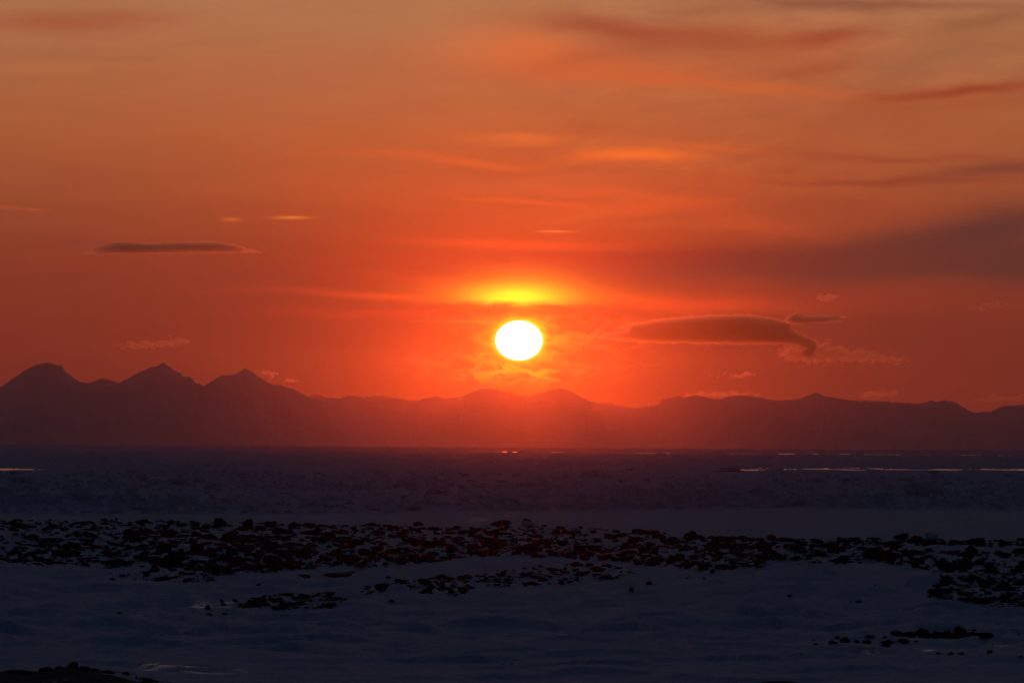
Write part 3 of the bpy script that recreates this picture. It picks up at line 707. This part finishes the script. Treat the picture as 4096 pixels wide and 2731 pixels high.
def knoll_material():
    m, b = newmat('stony_soil_with_snow')
    o = objco(); x, y, z = sepx(o)
    g = E.nt.nodes.new('ShaderNodeNewGeometry'); nx, ny, nz = sepx(E(g.outputs['Normal']))
    patch = noise(comb(x*.55, y*.35, 0.0), 1.0, 4, .6, .3)
    n1 = noise(o, 4, 4, .6)
    f = sstep(patch, .56, .60)
    L(mixc(f, mixc(n1, (.018, .016, .014), (.05, .044, .038)), (.74, .77, .82)), b.inputs['Base Color'])
    b.inputs['Roughness'].default_value = .9; b.inputs['Specular IOR Level'].default_value = .1
    L(bump(noise(o, 6, 4, .7), .7, .08), b.inputs['Normal'])
    return m
tag(add('rocky_knoll', mesh_np('rocky_knoll', KV.reshape(-1, 3), grid_faces(*KV.shape[:2]), knoll_material())), 'low dark stony knoll with patches of snow in the bottom left corner', kind='structure')
def knoll_rock(px, py, w, h, lab, pick=None):
    d = ray(px, py); s = KR/math.hypot(d.x, d.y)
    m = BOULD[pick if pick is not None else rnd.randrange(14)]
    zz = np.empty(len(m.vertices)*3, np.float32); m.vertices.foreach_get('co', zz)
    o = add('boulder', m, (d.x*s, d.y*s, CAM_Z + d.z*s)); sz = w*KR/F; o.scale = (sz, sz, h*KR/F/zz[2::3].max())
    o.rotation_euler = (0, 0, rnd.uniform(-.5, .5)); tag(o, lab, 'boulder', 'boulders on the bottom left knoll')
for a in [(293, 2672, 44, 26, 'round boulder crowning the bottom left knoll'), (238, 2676, 42, 15, 'boulder just left of the round crowning one'), (185, 2684, 54, 18, 'domed boulder on the left shoulder of the knoll'),
          (211, 2680, 16, 10, 'small boulder in the dip left of the knoll top'), (503, 2704, 38, 20, 'pointed boulder on the right slope of the knoll'), (546, 2712, 10, 8, 'tiny stone right of the pointed boulder'), (557, 2715, 8, 7, 'tiniest stone low on the knoll right slope'),
          (340, 2674, 50, 12, 'flat boulder right of the knoll top'), (375, 2680, 40, 10, 'second flat boulder right of the knoll top'), (430, 2692, 60, 14, 'long boulder halfway down the knoll right slope'), (590, 2724, 50, 12, 'low boulder at the right foot of the knoll'),
          (45, 2690, 50, 12, 'low boulder near the left frame edge of the knoll'), (100, 2692, 60, 11, 'flat boulder in the saddle of the knoll'), (620, 2729, 30, 9, 'last small boulder at the right foot of the knoll')]:
    knoll_rock(*a)

# pale ice and snow humps
HUM = [rock_mesh('ice_hummock', ICE, 970 + i, 3, .9, .6, False) for i in range(7)]
def hummock(px, py, w, h, lab):
    a, r = sea_point(px, py); a = rad(a); x, y = r*math.sin(a), r*math.cos(a)
    z = float(sea(np.array(x), np.array(y))) - drop(r)
    m = HUM[rnd.randrange(7)]; zz = np.empty(len(m.vertices)*3, np.float32); m.vertices.foreach_get('co', zz)
    o = add('ice_hummock', m, (x, y, min(z, .4 - drop(r)) - .1)); sz = w*r/F; o.scale = (sz, sz*.8, h*r/F/zz[2::3].max() + .1)
    o.rotation_euler = (0, 0, rnd.uniform(-.6, .6)); tag(o, lab, 'ice hummock', 'snowy hummocks in the sea ice')
for a in [(3683, 1990, 190, 56, 'largest dark ice hummock, in the pack ice at right'), (3556, 1960, 64, 20, 'small hummock just left of the largest one'), (3271, 1932, 60, 20, 'hummock below the left part of the right water lead'), (3886, 1978, 56, 18, 'hummock right of the largest one'),
          (3730, 1899, 66, 16, 'hummock against the near side of the right water lead'), (3045, 1980, 130, 32, 'broad hummock between the sun and the largest hummock'), (3115, 1886, 26, 13, 'small block standing in the right water lead'), (2912, 1888, 116, 22, 'wide hummock closing the left end of the right water lead'),
          (2376, 1908, 104, 26, 'wide hummock far out right of the sun'), (1993, 1958, 74, 20, 'red-lit hummock far out below the sun'), (2295, 2043, 170, 20, 'long low hummock at the edge of the smooth ice right of the sun'), (2696, 2020, 66, 30, 'steep hummock near the smooth ice right of centre'),
          (1750, 1980, 120, 22, 'broad hummock left of the sun in the middle of the ice'), (738, 2025, 100, 30, 'rounded hummock standing clear at left'), (348, 2014, 136, 32, 'long hummock left of the rounded one'), (134, 1972, 56, 26, 'hummock near the left edge of the ice'),
          (569, 1918, 64, 22, 'hummock farther out at left'), (592, 2044, 150, 20, 'long low hummock at the edge of the smooth ice at left'), (1272, 2036, 116, 22, 'dark-faced hummock at the edge of the smooth ice left of centre'), (1000, 2038, 70, 18, 'small hummock between the two near the smooth ice at left')]:
    hummock(*a)
def snow_hump(px, py, w, h, lab):
    o = place(px, py, w, h, 'snow_hump', lab, 'snow hump', meshes=HUM); return o
snow_hump(2118, 2108, 72, 26, 'pale rounded snow hump on the far lip under the sun')
snow_hump(3728, 2152, 64, 27, 'pale rounded ice hump on the far lip at the right')

# loose rubble of the pack ice
CH = [rock_mesh('ice_chunk', ICE, 1000 + i, 1, .6, .75) for i in range(8)]
rn = random.Random(12); it = []
def calm_at(az, r):
    if 3300 < r < 5200: return True
    for a0, a1, ra, rb, rc, rd in LEADS:
        if a0 - .1 < az < a1 + .1:
            lo = rb + (rd - rb)*(az - a0)/(a1 - a0)
            if lo - 240 < r < lo + 400: return rn.random() < .93
    return False
N_ = 90000; g = np.random.default_rng(12)
v_ = g.uniform(46, 325, N_); tab = np.linspace(46, 325, 400); rt = np.interp(v_, tab, [r_at(q) for q in tab]); at_ = g.uniform(-6.6, 6.6, N_)
xs_ = rt*np.sin(np.radians(at_)); ys_ = rt*np.cos(np.radians(at_))
cc = fbm(xs_/60, ys_/110, 3, 231); zs_ = sea(xs_, ys_)
ok = (rt > ice_edge(at_) + 12) & (zs_ > 0) & (g.random(N_) < .15 + np.maximum(0, cc + .35)*1.1)
for x, y, z, r, az in zip(xs_[ok], ys_[ok], zs_[ok], rt[ok], at_[ok]):
    if calm_at(az, r): continue
    s = rn.lognormvariate(-1.0, .5)*(1 if r < 1500 else 1 + (r - 1500)/6000)
    it.append(((x, y, z - drop(r) - .15), (s*1.5, s*1.1, min(1.4, s*rn.uniform(.3, .8))*(1 if r < 1200 else .55)), rn.uniform(0, 6.28)))
    if len(it) >= 36000: break
soup(it, CH, 'ice_rubble', ICE, 'jumbled snowy ice rubble covering the frozen sea', False)

# ------------------------------------------------------------------ haze over the sea
hz = cloud_material('evening_haze', 0.36/16500, .972, (.95, .80, .72)); hz.name = 'evening_haze'
import bmesh
bm = bmesh.new(); bmesh.ops.create_cube(bm, size=1)
zmax, zmin, y0, y1, xw = 345.0, -900.0, -1500.0, 20300.0, 38000.0
for v in bm.verts: v.co = Vector((v.co.x*2*xw, y0 + (v.co.y + .5)*(y1 - y0), zmin + (v.co.z + .5)*(zmax - zmin)))
hm = bpy.data.meshes.new('haze'); bm.to_mesh(hm); bm.free(); hm.materials.append(hz)
tag(add('haze', hm), 'red-brown evening haze hanging over the sea', kind='stuff')
